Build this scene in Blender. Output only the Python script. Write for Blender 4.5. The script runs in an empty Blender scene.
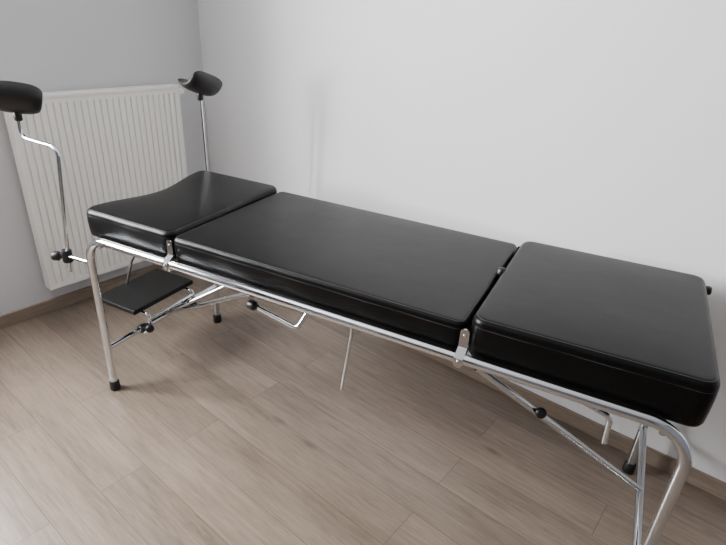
import bpy, bmesh, math, random
from mathutils import Vector, Matrix
random.seed(3)
S = bpy.context.scene
COL = S.collection
R = math.radians

# ------------------------------------------------------------------ materials
def new_mat(name):
    m = bpy.data.materials.new(name); m.use_nodes = True
    nt = m.node_tree
    return m, nt, nt.nodes['Principled BSDF']
def simple(name, col, rough=0.5, metal=0.0, bump=None):
    m, nt, b = new_mat(name)
    b.inputs['Base Color'].default_value = (*col, 1)
    b.inputs['Roughness'].default_value = rough
    b.inputs['Metallic'].default_value = metal
    tc = nt.nodes.new('ShaderNodeTexCoord')
    n = nt.nodes.new('ShaderNodeTexNoise')
    n.inputs['Scale'].default_value = bump[0] if bump else 40
    n.inputs['Detail'].default_value = 4
    nt.links.new(tc.outputs['Object'], n.inputs['Vector'])
    if bump:
        bp = nt.nodes.new('ShaderNodeBump')
        bp.inputs['Strength'].default_value = bump[1]; bp.inputs['Distance'].default_value = bump[2]
        nt.links.new(n.outputs['Fac'], bp.inputs['Height'])
        nt.links.new(bp.outputs['Normal'], b.inputs['Normal'])
    else:
        mr = nt.nodes.new('ShaderNodeMapRange')
        mr.inputs['To Min'].default_value = rough*0.9; mr.inputs['To Max'].default_value = min(1, rough*1.1)
        nt.links.new(n.outputs['Fac'], mr.inputs['Value'])
        nt.links.new(mr.outputs['Result'], b.inputs['Roughness'])
    return m
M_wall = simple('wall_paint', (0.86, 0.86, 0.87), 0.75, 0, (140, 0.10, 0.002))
M_wallL = simple('wall_paint_shaded', (0.70, 0.705, 0.725), 0.75, 0, (140, 0.10, 0.002))  # left wall's weaker light is put into this greyer colour
M_wall2 = simple('wall_bounce_cut', (0.10, 0.10, 0.11), 0.75, 0, (140, 0.10, 0.002))  # unseen front and rear walls, darkened to cut bounced light
M_contrast = simple('contrast_panel_dark', (0.03, 0.025, 0.022), 0.4)  # dark surface for the added panel that the chrome reflects
M_ceil = simple('ceiling_paint', (0.50, 0.50, 0.50), 0.8)
M_rad = simple('radiator_enamel', (0.985, 0.97, 0.935), 0.35)
M_raddark = simple('radiator_inside', (0.2, 0.2, 0.2), 0.6)
M_chrome = simple('chrome', (0.76, 0.80, 0.85), 0.05, 1.0)
M_steel = simple('brushed_steel', (0.50, 0.52, 0.55), 0.16, 1.0)
M_plastic = simple('black_plastic', (0.005, 0.005, 0.006), 0.4)
M_rubber = simple('black_rubber', (0.006, 0.006, 0.006), 0.6)
M_frame = simple('window_frame_white', (0.75, 0.75, 0.75), 0.4)
M_thread = simple('seam_thread', (0.055, 0.055, 0.057), 0.55)
def ribbed():
    m, nt, b = new_mat('foot_plate_rubber')
    b.inputs['Base Color'].default_value = (0.003, 0.003, 0.003, 1); b.inputs['Roughness'].default_value = .6
    b.inputs['Specular IOR Level'].default_value = .3
    tc = nt.nodes.new('ShaderNodeTexCoord'); wv = nt.nodes.new('ShaderNodeTexWave'); wv.inputs['Scale'].default_value = 28
    bp = nt.nodes.new('ShaderNodeBump'); bp.inputs['Strength'].default_value = .6; bp.inputs['Distance'].default_value = .002
    nt.links.new(tc.outputs['Object'], wv.inputs['Vector']); nt.links.new(wv.outputs['Fac'], bp.inputs['Height']); nt.links.new(bp.outputs['Normal'], b.inputs['Normal'])
    return m
M_plate = ribbed()

def leather(name, spec, r0, r1, col):
    m, nt, b = new_mat(name)
    b.inputs['Base Color'].default_value = (col, col*.97, col*1.05, 1)
    b.inputs['Specular IOR Level'].default_value = spec
    tc = nt.nodes.new('ShaderNodeTexCoord')
    v = nt.nodes.new('ShaderNodeTexVoronoi'); v.inputs['Scale'].default_value = 420
    n = nt.nodes.new('ShaderNodeTexNoise'); n.inputs['Scale'].default_value = 6.0; n.inputs['Detail'].default_value = 2
    nt.links.new(tc.outputs['Object'], v.inputs['Vector']); nt.links.new(tc.outputs['Object'], n.inputs['Vector'])
    b1 = nt.nodes.new('ShaderNodeBump'); b1.inputs['Strength'].default_value = 0.3; b1.inputs['Distance'].default_value = 0.0009
    b2 = nt.nodes.new('ShaderNodeBump'); b2.inputs['Strength'].default_value = 0.16; b2.inputs['Distance'].default_value = 0.010
    nt.links.new(n.outputs['Fac'], b2.inputs['Height']); nt.links.new(v.outputs['Distance'], b1.inputs['Height'])
    nt.links.new(b2.outputs['Normal'], b1.inputs['Normal']); nt.links.new(b1.outputs['Normal'], b.inputs['Normal'])
    mr = nt.nodes.new('ShaderNodeMapRange'); mr.inputs['To Min'].default_value = r0; mr.inputs['To Max'].default_value = r1
    nt.links.new(n.outputs['Fac'], mr.inputs['Value']); nt.links.new(mr.outputs['Result'], b.inputs['Roughness'])
    return m
M_leather = leather('black_leatherette', .20, .31, .35, .0014)
M_padleather = leather('worn_black_leatherette', .6, .40, .46, .009)

def wood(name, plank=True, rot=0, gain=1.0):
    m, nt, b = new_mat(name)
    N = nt.nodes.new; L = nt.links.new
    tc = N('ShaderNodeTexCoord')
    mp = N('ShaderNodeMapping'); L(tc.outputs['Object'], mp.inputs['Vector'])
    mp.inputs['Rotation'].default_value = (0, 0, rot)
    br = N('ShaderNodeTexBrick')
    br.inputs['Scale'].default_value = 1.0
    br.inputs['Brick Width'].default_value = 1.28; br.inputs['Row Height'].default_value = 0.155
    br.inputs['Mortar Size'].default_value = 0.0009; br.inputs['Mortar Smooth'].default_value = 0.1
    br.inputs['Bias'].default_value = 0.0
    br.offset = 0.37; br.offset_frequency = 2
    br.inputs['Color1'].default_value = (0, 0, 0, 1); br.inputs['Color2'].default_value = (1, 1, 1, 1)
    br.inputs['Mortar'].default_value = (0.5, 0.5, 0.5, 1)
    L(mp.outputs['Vector'], br.inputs['Vector'])
    sc = N('ShaderNodeVectorMath'); sc.operation = 'MULTIPLY'; sc.inputs[1].default_value = (5.0, 70, 70)
    L(mp.outputs['Vector'], sc.inputs[0])
    ad = N('ShaderNodeVectorMath'); ad.operation = 'ADD'
    sh = N('ShaderNodeVectorMath'); sh.operation = 'SCALE'; sh.inputs['Scale'].default_value = 23.0
    L(br.outputs['Color'], sh.inputs[0]); L(sc.outputs[0], ad.inputs[0]); L(sh.outputs[0], ad.inputs[1])
    g = N('ShaderNodeTexNoise'); g.inputs['Scale'].default_value = 1.0; g.inputs['Detail'].default_value = 12
    g.inputs['Roughness'].default_value = 0.78; g.inputs['Distortion'].default_value = 0.4
    L(ad.outputs[0], g.inputs['Vector'])
    s3 = N('ShaderNodeVectorMath'); s3.operation = 'MULTIPLY'; s3.inputs[1].default_value = (1.6, 7, 7)
    L(mp.outputs['Vector'], s3.inputs[0])
    a3 = N('ShaderNodeVectorMath'); a3.operation = 'ADD'; L(s3.outputs[0], a3.inputs[0]); L(sh.outputs[0], a3.inputs[1])
    g3 = N('ShaderNodeTexNoise'); g3.inputs['Scale'].default_value = 1.0; g3.inputs['Detail'].default_value = 3; L(a3.outputs[0], g3.inputs['Vector'])
    av = N('ShaderNodeMix'); av.data_type = 'FLOAT'; av.inputs[0].default_value = .33
    L(g.outputs['Fac'], av.inputs[2]); L(g3.outputs['Fac'], av.inputs[3])
    fs = N('ShaderNodeVectorMath'); fs.operation = 'MULTIPLY'; fs.inputs[1].default_value = (13, 270, 270)
    L(mp.outputs['Vector'], fs.inputs[0])
    g2 = N('ShaderNodeTexNoise'); g2.inputs['Scale'].default_value = 1.0; g2.inputs['Detail'].default_value = 4
    L(fs.outputs[0], g2.inputs['Vector'])
    cr = N('ShaderNodeValToRGB')
    def c(r, g_, b_): return (r*gain, g_*gain, b_*gain, 1)
    cr.color_ramp.elements[0].position = 0.34; cr.color_ramp.elements[0].color = c(0.098, 0.074, 0.056)
    cr.color_ramp.elements[1].position = 0.64; cr.color_ramp.elements[1].color = c(0.242, 0.190, 0.149)
    e = cr.color_ramp.elements.new(0.48); e.color = c(0.174, 0.134, 0.104)
    L(av.outputs[0], cr.inputs['Fac'])
    mx = N('ShaderNodeMix'); mx.data_type = 'RGBA'; mx.blend_type = 'MULTIPLY'; mx.inputs['Factor'].default_value = 0.5
    rg = N('ShaderNodeMapRange'); rg.inputs['To Min'].default_value = 0.48; rg.inputs['To Max'].default_value = 1.55
    L(g2.outputs['Fac'], rg.inputs['Value'])
    cb = N('ShaderNodeCombineColor')
    for i in range(3): L(rg.outputs['Result'], cb.inputs[i])
    L(cr.outputs['Color'], mx.inputs[6]); L(cb.outputs['Color'], mx.inputs[7])
    ks = N('ShaderNodeVectorMath'); ks.operation = 'MULTIPLY'; ks.inputs[1].default_value = (2.0, 6.0, 1)
    L(mp.outputs['Vector'], ks.inputs[0])
    kv = N('ShaderNodeTexVoronoi'); kv.inputs['Scale'].default_value = 1.0; L(ks.outputs[0], kv.inputs['Vector'])
    kr = N('ShaderNodeMapRange'); kr.inputs['From Min'].default_value = 0.02; kr.inputs['From Max'].default_value = 0.10
    kr.inputs['To Min'].default_value = 0.58; kr.inputs['To Max'].default_value = 1.0
    L(kv.outputs['Distance'], kr.inputs['Value'])
    pl = N('ShaderNodeMapRange'); pl.inputs['To Min'].default_value = 0.89; pl.inputs['To Max'].default_value = 1.12
    L(br.outputs['Color'], pl.inputs['Value'])
    mm = N('ShaderNodeMath'); mm.operation = 'MULTIPLY'
    L(pl.outputs['Result'], mm.inputs[0]); L(kr.outputs['Result'], mm.inputs[1])
    m2 = N('ShaderNodeVectorMath'); m2.operation = 'SCALE'
    L(mx.outputs[2], m2.inputs[0]); L(mm.outputs[0] if plank else pl.outputs['Result'], m2.inputs['Scale'])
    m3 = N('ShaderNodeMix'); m3.data_type = 'RGBA'
    m3.inputs[7].default_value = (0.070, 0.053, 0.041, 1)
    L(m2.outputs[0], m3.inputs[6])
    if plank:
        L(br.outputs['Fac'], m3.inputs[0])
    else:
        m3.inputs[0].default_value = 0
    L(m3.outputs[2], b.inputs['Base Color'])
    b.inputs['Roughness'].default_value = 0.30
    b.inputs['Specular IOR Level'].default_value = 0.5
    bp = N('ShaderNodeBump'); bp.inputs['Strength'].default_value = 0.10; bp.inputs['Distance'].default_value = 0.001
    L(g2.outputs['Fac'], bp.inputs['Height']); L(bp.outputs['Normal'], b.inputs['Normal'])
    return m
M_floor = wood('oak_laminate')
M_base = wood('oak_skirting', False, 0, 1.4)
M_base2 = wood('oak_skirting_turned', False, R(90), 1.5)

# ------------------------------------------------------------------ mesh helpers
def link(name, bm, mat, parent=None, smooth=True, loc=None):
    bmesh.ops.recalc_face_normals(bm, faces=bm.faces)
    if smooth:
        for f in bm.faces: f.smooth = len(f.verts) <= 4
        for e in bm.edges:
            if any(len(f.verts) > 4 for f in e.link_faces): e.smooth = False
    me = bpy.data.meshes.new(name); bm.to_mesh(me); bm.free()
    me.materials.append(mat)
    o = bpy.data.objects.new(name, me); COL.objects.link(o)
    if parent: o.parent = parent
    if loc: o.location = loc
    return o
def structure(o): o['kind'] = 'structure'; return o
def box(bm, x0, x1, y0, y1, z0, z1, bev=0):
    vs = [bm.verts.new((x, y, z)) for x in (x0, x1) for y in (y0, y1) for z in (z0, z1)]
    fs = [(0,1,3,2),(4,6,7,5),(0,4,5,1),(2,3,7,6),(0,2,6,4),(1,5,7,3)]
    faces = [bm.faces.new([vs[i] for i in f]) for f in fs]
    if bev:
        ed = list({e for f in faces for e in f.edges})
        bmesh.ops.bevel(bm, geom=ed, offset=bev, segments=3, affect='EDGES', profile=0.5)
def fillet(pts, rad, n=12):
    pts = [Vector(p) for p in pts]
    out = [pts[0]]
    for i in range(1, len(pts)-1):
        p = pts[i]; a = (pts[i-1]-p); c = (pts[i+1]-p)
        r = rad[i] if isinstance(rad, (list, tuple)) else rad
        ang = a.angle(c); d = min(r/math.tan(ang/2), a.length*.49 if i > 1 else a.length*.95, c.length*.49 if i < len(pts)-2 else c.length*.95)
        if ang > R(178) or d < 1e-5: out.append(p); continue
        a.normalize(); c.normalize()
        rr = d*math.tan(ang/2)
        bis = (a+c).normalized(); cen = p + bis*(rr/math.sin(ang/2))
        v0 = (p+a*d)-cen; v1 = (p+c*d)-cen
        tot = v0.angle(v1)
        for k in range(n+1):
            t = k/n
            out.append(cen + (v0*math.sin((1-t)*tot)+v1*math.sin(t*tot))/math.sin(tot))
    out.append(pts[-1])
    return out
def sweep(bm, pts, r, seg=20, cap=True, closed=False):
    pts = [Vector(p) for p in pts]
    n = len(pts); rings = []
    t0 = (pts[1]-pts[0]).normalized()
    ref = Vector((0,0,1)) if abs(t0.z) < .9 else Vector((1,0,0))
    nrm = t0.cross(ref).normalized()
    for i, p in enumerate(pts):
        if closed: t = (pts[(i+1) % n]-pts[i-1]).normalized()
        elif i == 0: t = t0
        elif i == n-1: t = (pts[-1]-pts[-2]).normalized()
        else: t = ((pts[i+1]-p).normalized()+(p-pts[i-1]).normalized()).normalized()
        nrm = (nrm - t*nrm.dot(t)).normalized(); bi = t.cross(nrm)
        rings.append([bm.verts.new(p + (nrm*math.cos(2*math.pi*k/seg)+bi*math.sin(2*math.pi*k/seg))*r) for k in range(seg)])
    m = n if closed else n-1
    for i in range(m):
        A = rings[i]; B = rings[(i+1) % n]
        for k in range(seg):
            bm.faces.new((A[k], A[(k+1) % seg], B[(k+1) % seg], B[k]))
    if cap and not closed:
        bm.faces.new(rings[0][::-1]); bm.faces.new(rings[-1])
def lathe(bm, prof, base, axis, seg=24):
    base = Vector(base); axis = Vector(axis).normalized()
    ref = Vector((0,0,1)) if abs(axis.z) < .9 else Vector((1,0,0))
    e1 = axis.cross(ref).normalized(); e2 = axis.cross(e1)
    rings = []
    for (r, h) in prof:
        rings.append([bm.verts.new(base+axis*h+(e1*math.cos(2*math.pi*k/seg)+e2*math.sin(2*math.pi*k/seg))*max(r, 1e-4)) for k in range(seg)])
    for A, B in zip(rings, rings[1:]):
        for k in range(seg):
            bm.faces.new((A[k], A[(k+1) % seg], B[(k+1) % seg], B[k]))
    bm.faces.new(rings[0][::-1]); bm.faces.new(rings[-1])
def tube(name, pts, r, mat, parent, rad=0.03, seg=20, cap=True):
    bm = bmesh.new(); sweep(bm, fillet(pts, rad) if len(pts) > 2 else pts, r, seg, cap)
    return link(name, bm, mat, parent)
def knob(name, base, axis, r, h, parent, mat=None):
    bm = bmesh.new()
    lathe(bm, [(r*.5,0),(r*.55,h*.25),(r*.95,h*.32),(r,h*.45),(r,h*.8),(r*.85,h*.95),(r*.4,h)], base, axis)
    return link(name, bm, mat or M_plastic, parent)

# ------------------------------------------------------------------ room shell
XR, YF, H = 4.3, -4.3, 2.6
XL = .02
WY0, WY1, WZ0, WZ1 = -2.70, -1.60, 0.90, 2.2
bm = bmesh.new(); box(bm, -.2, XR+.2, YF-.2, .2, -.1, 0); structure(link('floor', bm, M_floor, smooth=False))
bm = bmesh.new(); box(bm, -.2, XR+.2, YF-.2, .2, H, H+.1); structure(link('ceiling', bm, M_ceil, smooth=False))
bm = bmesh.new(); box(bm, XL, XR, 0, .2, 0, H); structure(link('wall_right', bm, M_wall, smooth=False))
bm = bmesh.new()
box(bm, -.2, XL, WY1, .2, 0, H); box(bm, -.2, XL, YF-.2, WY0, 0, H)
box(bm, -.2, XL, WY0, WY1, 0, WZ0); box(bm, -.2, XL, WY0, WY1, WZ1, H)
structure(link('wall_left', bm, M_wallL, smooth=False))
bm = bmesh.new(); box(bm, XL, XR, YF-.2, YF, 0, H); structure(link('wall_front', bm, M_wall2, smooth=False))
bm = bmesh.new(); box(bm, XR, XR+.2, YF-.2, .2, 0, H); structure(link('wall_rear', bm, M_wall2, smooth=False))
bm = bmesh.new(); box(bm, 1.5, 2.4, YF, YF+.04, 0, 2.05, .004); structure(link('contrast_panel_1', bm, M_contrast, smooth=False))  # unseen slab, added to give the chrome dark reflections
def baseboard(name, x0, x1, y0, y1, mat, h=.065):
    bm = bmesh.new(); box(bm, x0, x1, y0, y1, 0, h, .003); return structure(link(name, bm, mat, smooth=False))
baseboard('baseboard_right', XL+.014, XR, -.014, 0, M_base)
baseboard('baseboard_left', XL, XL+.014, YF, 0, M_base2)
bm = bmesh.new()
for (a, b_, c, d) in ((WY0, WY1, WZ0, WZ0+.06), (WY0, WY1, WZ1-.06, WZ1), (WY0, WY0+.06, WZ0+.06, WZ1-.06), (WY1-.06, WY1, WZ0+.06, WZ1-.06), ((WY0+WY1)/2-.03, (WY0+WY1)/2+.03, WZ0+.06, WZ1-.06)):
    box(bm, -.14, -.08, a, b_, c, d, .004)
structure(link('window_1', bm, M_frame, smooth=False))

# ------------------------------------------------------------------ radiator on left wall
RY0, RY1, RZ0, RZ1, RX = -1.02, -.215, .15, 1.045, .085
rad = bpy.data.objects.new('radiator', None); COL.objects.link(rad); rad.location = (XL, (RY0+RY1)/2, RZ0)
rad['label'] = 'off-white ribbed panel radiator mounted on the left wall behind the table'
rad['category'] = 'radiator'
W = RY1-RY0; Hh = RZ1-RZ0
bm = bmesh.new()
NR = 27
pitch = W/NR
prof = []
for i in range(NR):
    y0 = -W/2+i*pitch
    for (t, d) in ((0, 1), (.07, 1), (.16, 0), (.5, 0), (.84, 0), (.93, 1)):
        prof.append((y0+t*pitch, d))
prof.append((W/2, 1))
rows = [(0.0, 0), (.018, 0), (.030, 1), (.25, 1), (.5, 1), (.7, 1), (Hh-.042, 1), (Hh-.030, 0), (Hh-.004, 0)]
grid = []
for (z, mz) in rows:
    grid.append([bm.verts.new((RX-.010*d*mz, yy, z)) for (yy, d) in prof])
for a in range(len(rows)-1):
    for k in range(len(prof)-1):
        bm.faces.new((grid[a][k], grid[a][k+1], grid[a+1][k+1], grid[a+1][k]))
link('front_panel', bm, M_rad, rad, smooth=False)
bm = bmesh.new(); box(bm, .030, .038, -W/2+.01, W/2-.01, 0, Hh-.01); link('back_panel', bm, M_rad, rad, False)
for s in (-1, 1):
    bm = bmesh.new(); yc = s*(W/2+.001)
    box(bm, .025, RX+.004, min(yc, yc-s*.006), max(yc, yc-s*.006), -.002, Hh+.006, .0025); link('side_panel', bm, M_rad, rad, False)
bm = bmesh.new()
box(bm, RX-.012, RX+.006, -W/2+.004, W/2-.004, Hh-.012, Hh+.004, .003)
box(bm, .025, .035, -W/2+.004, W/2-.004, Hh-.008, Hh+.004, .002)
n = 60
for i in range(n):
    yy = -W/2+.01+(W-.02)*i/(n-1)
    box(bm, .035, RX-.012, yy-.0025, yy+.0025, Hh-.006, Hh+.001)
link('top_grille', bm, M_rad, rad, False)
bm = bmesh.new(); box(bm, .040, RX-.018, -W/2+.008, W/2-.008, .01, Hh-.03); link('convector', bm, M_raddark, rad, False)
for s in (-1, 1):
    bm = bmesh.new(); box(bm, .001, .031, s*.28-.02, s*.28+.02, .08, Hh-.1); link('wall_bracket', bm, M_rad, rad, False)
bm = bmesh.new(); lathe(bm, [(.009,0),(.009,.008),(.017,.009),(.018,.014),(.018,.034),(.015,.038)], (.058, W/2+.001, Hh-.035), (0,1,0)); link('valve', bm, M_rad, rad)
bm = bmesh.new()
sweep(bm, fillet([(.055, W/2-.05, .01), (.055, W/2-.05, -.07), (.002, W/2-.05, -.07)], .02), .008, 14)
link('pipe', bm, M_rad, rad)

# ------------------------------------------------------------------ examination table
T = bpy.data.objects.new('examination_table', None); COL.objects.link(T)
T.location = (.82, -1.079, 0); T.rotation_euler = (0, 0, R(12))
T['label'] = 'three-section black leatherette gynaecological examination table on a chrome tube frame'
T['category'] = 'examination table'
W1 = .602
FW, RWd, RFt = -.024, .618, .592
LU, RU = 0.0, 1.915
RZ = .675
TR = .0142

def rounded_rect(u0, u1, w0, w1, rc, nc=8, ne=30):
    pts = []
    cs = [((u1-rc, w0+rc), -90), ((u1-rc, w1-rc), 0), ((u0+rc, w1-rc), 90), ((u0+rc, w0+rc), 180)]
    for i, ((cx, cy), a0) in enumerate(cs):
        arc = []
        for k in range(nc+1):
            a = R(a0+90*k/nc); arc.append((Vector((cx+rc*math.cos(a), cy+rc*math.sin(a))), Vector((math.cos(a), math.sin(a)))))
        pts += arc
        (nx, ny), a1 = cs[(i+1) % 4]
        a = R(a1); q = Vector((nx+rc*math.cos(a), ny+rc*math.sin(a)))
        p = arc[-1][0]
        for k in range(1, ne): pts.append((p.lerp(q, k/ne), arc[-1][1]))
    return pts
def cushion(name, u0, u1, w0, w1, z0, z1, rc=.03, re=.018, crown=.006, notch=0, tilt=0, dip=0, label=None):
    # rc must stay well above re so that the inset corner never collapses to a point
    ol = rounded_rect(u0, u1, w0, w1, rc)
    uc, wc = (u0+u1)/2, (w0+w1)/2
    hu, hw = (u1-u0)/2-re, (w1-w0)/2-re
    def deform(u, w, z):
        hz = (z-z0)/(z1-z0)
        if hz > .9999:
            a = min(1, abs(u-uc)/hu); b = min(1, abs(w-wc)/hw)
            z += crown*(1-a**4)*(1-b**4)
        elif w < w0+.03: w = w + .0014*math.sin(u*29+z*40)*math.sin(math.pi*min(1, max(0, hz)))
        if notch:
            k_ = min(1, abs(w-wc)/hw)
            g = .5+.5*math.cos(math.pi*min(1, k_*1.03))
            f = max(0, 1-(u-u0)/.34)
            z = z - dip*hz*g*max(0, 1-(u-u0)/.38) + .004*hz*(w-wc)/hw
            u = u + notch*g*f*f
        return (u, w, z + math.tan(tilt)*(u-u0)*hz)
    rings = []
    prof = [(.03 if rc > .03 else rc*.8, z0), (.010, z0+.001), (.004, z0+.005), (.0005, z0+.012), (-.0012, z0+.40*(z1-re-z0)), (-.0015, z0+.7*(z1-re-z0)), (-.0004, z1-re-.003)]
    for k in range(0, 9):
        a = math.pi/2*k/8; prof.append((re*(1-math.cos(a)), z1-re+re*math.sin(a)))
    for ins, z in prof:
        rings.append([(p.x-nm.x*ins, p.y-nm.y*ins, z) for p, nm in ol])
    last = rings[-1]
    for s in (.97, .93, .88, .82, .75, .67, .58, .48, .38, .28, .18, .08, .02):
        rings.append([(uc+(u-uc)*s, wc+(w-wc)*s, z1) for (u, w, z) in last])
    bm = bmesh.new(); vr = [[bm.verts.new(deform(*p)) for p in r] for r in rings]
    n = len(ol)
    for A, B in zip(vr, vr[1:]):
        for k in range(n): bm.faces.new((A[k], A[(k+1) % n], B[(k+1) % n], B[k]))
    bm.faces.new(vr[0][::-1])
    ct = bm.verts.new(deform(uc, wc, z1))
    for k in range(n): bm.faces.new((vr[-1][k], vr[-1][(k+1) % n], ct))
    o = link(name, bm, M_leather, T)
    if label: o['label'] = label
    bm = bmesh.new()
    sweep(bm, [deform(p.x-nm.x*.0002, p.y-nm.y*.0002, z1-re*1.3) for p, nm in ol], .0009, 6, closed=True)
    c45 = math.cos(R(62))
    sweep(bm, [deform(p.x-nm.x*re*(1-c45), p.y-nm.y*re*(1-c45), z1-re+re*math.sin(R(62))) for p, nm in ol], .0007, 6, closed=True)
    link('seam', bm, M_thread, o)
    return o
cushion('cushion', -.024, .3925, -.004, W1, .668, .776, rc=.034, re=.018, crown=.004, notch=.050, dip=.008, label='short seat cushion with scooped end')
cushion('cushion', .397, 1.381, -.006, W1, .668, .763, rc=.026, re=.015, crown=.004, label='long flat middle cushion')
cushion('cushion', 1.391, 1.930, -.006, W1, .668, .786, rc=.038, re=.018, crown=.005, tilt=R(.9), label='thick head cushion')

ZB = .56
for w in (FW, RWd):
    tube('side_rail', [(LU, w, ZB), (LU, w, RZ), (RU, w, RZ), (RU, w, ZB)], TR, M_chrome, T, rad=.095, seg=28, cap=False)
    wf = w if w == FW else RFt
    for u in (LU, RU):
        bm = bmesh.new(); sweep(bm, [(u, wf, .02), (u, w, ZB)], TR, 28, cap=False); lg = link('leg', bm, M_chrome, T)
        bm = bmesh.new(); lathe(bm, [(.019,0),(.0205,.006),(.019,.038),(.016,.042)], (u, wf, 0), (0,0,1)); link('rubber_foot', bm, M_rubber, lg)
wm = (FW+RWd)/2
for u in (LU, RU):
    tube('crossbar', [(u, FW, .20), (u, RFt+.010, .20)], .0115, M_chrome, T)
for u in (LU+.06, .392, 1.382, RU-.06):
    tube('crossbar', [(u, FW, .652), (u, RWd, .652)], .0085, M_chrome, T)
for (ue, ur) in ((LU, .72), (RU, 1.43)):
    for w in (FW, RWd):
        if ue == RU and w == RWd: continue
        sg = 1 if w > wm else -1
        tube('brace', [(ue, wm+sg*.012, .205), (ur, w-sg*.012, .655)], .0092, M_chrome, T)
kb = knob('lock_knob', (1.43+(RU-1.43)*.34, FW+.012+.305*.34, .655-.45*.34+.006), (.2,-.8,.5), .015, .03, T)
def hinge(u, w, s):
    t0 = w+s*TR; wi = -.0095 if s < 0 else W1+.003
    bm = bmesh.new(); rows_ = []
    for (ww, z, h) in ((t0, RZ-.018, .004), (t0, RZ-.015, .0095), (t0, RZ-.011, .0118), (t0, RZ+.008, .0118), (wi, RZ+.026, .0118), (wi, RZ+.070, .0118), (wi, RZ+.075, .0095), (wi, RZ+.078, .004)):
        rows_.append([bm.verts.new((u+a*h, ww+b_*s*.003, z)) for a, b_ in ((-1,0),(1,0),(1,1),(-1,1))])
    for A, B in zip(rows_, rows_[1:]):
        for k in range(4): bm.faces.new((A[k], A[(k+1) % 4], B[(k+1) % 4], B[k]))
    bm.faces.new(rows_[0]); bm.faces.new(rows_[-1])
    h = link('hinge_bracket', bm, M_steel, T, False)
    for ww, dz in ((t0+s*.003, .0), (wi+s*.003, .060)):
        bm = bmesh.new(); lathe(bm, [(.0045,0),(.0045,.0015),(.003,.003)], (u, ww, RZ+dz), (0, s, 0), 14); link('screw', bm, M_chrome, h)
for u in (.395, 1.386):
    hinge(u, FW, -1); hinge(u, RWd, 1)
tube('release_lever', [(1.055, .02, .66), (1.055, .015, .60), (1.04, .0, .415)], .0052, M_chrome, T, rad=.05, seg=12)
hd = tube('crank_handle', [(.705, .02, .592), (.880, .0, .578), (.905, .03, .640), (.905, .05, .665)], .0075, M_chrome, T, rad=.018, seg=14)
knob('grip', (.722, .018, .591), (-1, .05, .03), .016, .042, hd)
tube('head_release_rod', [(1.46, .12, .63), (1.76, .10, .558), (1.765, .10, .475)], .0075, M_chrome, T, rad=.015, seg=12)
knob('latch', (1.386, .33, .750), (0, .3, 1), .0155, .032, T)
knob('head_knob', (1.926, .580, .757), (1, .1, .05), .0135, .026, T)

# foot plate
bm = bmesh.new(); box(bm, -.208, .020, .105, .438, .288, .309, .005)
fp = link('foot_plate', bm, M_plate, T, False); fp['label'] = 'small black rectangular step plate below the scooped end'
for w in (.15, .395):
    tube('support_rod', [(.012, w, .185), (.052, w, .22), (.052, w, .280), (-.19, w, .280)], .0080, M_chrome, fp, rad=.02, seg=12)
    bm = bmesh.new(); lathe(bm, [(.017,-.015),(.018,-.013),(.018,.013),(.017,.015)], (0, w, .20), (0,1,0)); link('clamp', bm, M_plastic, fp)
    knob('clamp_knob', (.045, w-.008, .225), (1, -.5, .2), .017, .036, fp)
tube('support_rod', [(.052, .15, .262), (.052, .395, .262)], .0065, M_chrome, fp, seg=12)
tube('hanger_rod', [(-.195, .25, .288), (-.16, .27, .42), (-.01, .30, .655)], .006, M_chrome, fp, rad=.08, seg=12)

# leg rests
def pad_mesh(Lh, rad_, th, Th):
    bm = bmesh.new(); NS, NP = 36, 56; rings = []
    for i in range(NS+1):
        s = -math.cos(math.pi*i/NS)
        e = max(0, 1-abs(s)**3)**.45
        ring = []
        for k in range(NP):
            ph = 2*math.pi*k/NP; c, sn = math.cos(ph), math.sin(ph)
            t = Th*c*(.66+.34*e); off = th*sn*e
            rr = rad_+off
            ring.append(bm.verts.new((rr*math.sin(t), s*Lh, rad_-rr*math.cos(t))))
        rings.append(ring)
    for A, B in zip(rings, rings[1:]):
        for k in range(NP): bm.faces.new((A[k], A[(k+1) % NP], B[(k+1) % NP], B[k]))
    bmesh.ops.remove_doubles(bm, verts=bm.verts, dist=1e-5)
    return bm
def leg_rest(path, padc, rot, clamp, label, sgn, pm):
    pole = tube('leg_rest', path, .0068, M_chrome, T, rad=.03, seg=14); pole['label'] = label
    p = link('pad', pm, M_padleather, pole); p.location = padc; p.rotation_euler = rot
    c = Vector(clamp)
    bm = bmesh.new(); lathe(bm, [(.016,-.024),(.018,-.020),(.018,.020),(.016,.024)], c, (0,0,1)); link('clamp', bm, M_plastic, pole)
    knob('clamp_knob', c+Vector((-.010,-.010*sgn,0)), (-1,-.6*sgn,0), .018, .038, pole)
    top = Vector(path[-1])
    bm = bmesh.new(); lathe(bm, [(.010,-.030),(.013,-.026),(.013,.004),(.010,.008)], top, (0,0,1)); link('pad_mount', bm, M_plastic, pole)
    return pole
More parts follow.
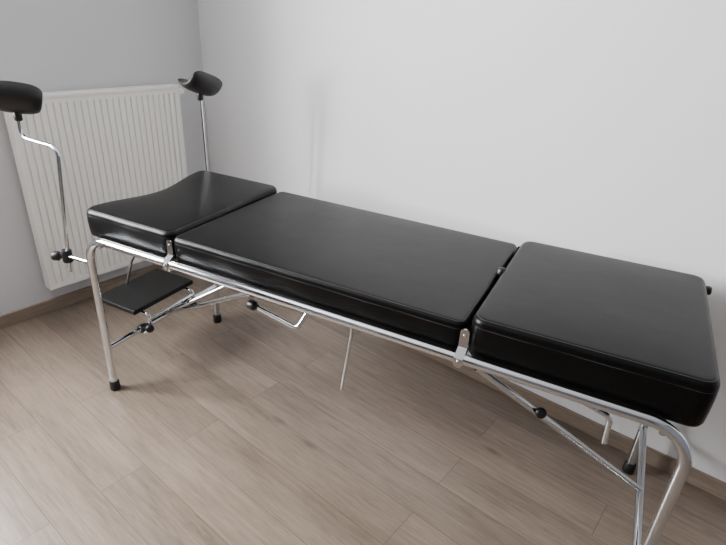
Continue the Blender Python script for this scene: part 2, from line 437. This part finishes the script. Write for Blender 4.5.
leg_rest([(-.118,-.036,.51), (-.088,-.006,.975), (-.270,-.010,.985), (-.262,-.010,1.072)], (-.246,-.016,1.098), (R(-14), R(-38), R(-18)), (-.116,-.034,.575), 'chrome leg rest pole with black padded crutch, nearest end corner', 1, pad_mesh(.074, .066, .021, R(74)))
tube('leg_rest_socket', [(-.116,-.034,.575), (0,-.026,.575)], .008, M_chrome, T, seg=14)
leg_rest([(-.035,.640,.52), (-.020,.618,1.100)], (-.008,.612,1.120), (R(-22), R(-20), R(-4)), (-.035,.638,.575), 'chrome leg rest pole with black padded crutch, beside the room corner', -1, pad_mesh(.074, .062, .019, R(74)))
tube('leg_rest_socket', [(-.035,.638,.575), (0,.616,.575)], .008, M_chrome, T, seg=14)

# ------------------------------------------------------------------ light
def area(name, loc, rot, sx, sy, power, col=(1,1,1)):
    l = bpy.data.lights.new(name, 'AREA'); l.shape = 'RECTANGLE'; l.size = sx; l.size_y = sy; l.energy = power; l.color = col
    o = bpy.data.objects.new(name, l); COL.objects.link(o); o.location = loc; o.rotation_euler = rot
    return o
area('window_daylight', (-.19, (WY0+WY1)/2, (WZ0+WZ1)/2), (0, R(-90), 0), WZ1-WZ0, WY1-WY0, 390, (1, .998, .993))
w = bpy.data.worlds.new('World'); S.world = w; w.use_nodes = True
w.node_tree.nodes['Background'].inputs[0].default_value = (.8, .87, 1, 1)
w.node_tree.nodes['Background'].inputs[1].default_value = 1.0

# ------------------------------------------------------------------ camera
pitch_, roll = R(26.4), R(3.35)
Fv = Vector((-.6157, .788, 0)).normalized(); Rv = Vector((.788, .6157, 0)).normalized(); Z = Vector((0,0,1))
Lk = Fv*math.cos(pitch_)-Z*math.sin(pitch_); Up0 = Fv*math.sin(pitch_)+Z*math.cos(pitch_)
ix = Rv*math.cos(roll)+Up0*math.sin(roll); iy = -Rv*math.sin(roll)+Up0*math.cos(roll)
cam = bpy.data.cameras.new('camera'); cam.sensor_width = 36; cam.lens = 530/726*36; cam.clip_start = .02
co = bpy.data.objects.new('camera', cam); COL.objects.link(co)
m = Matrix((ix, iy, -Lk)).transposed().to_4x4(); m.translation = Vector((2.661, -1.846, 1.45))
co.matrix_world = m
S.camera = co
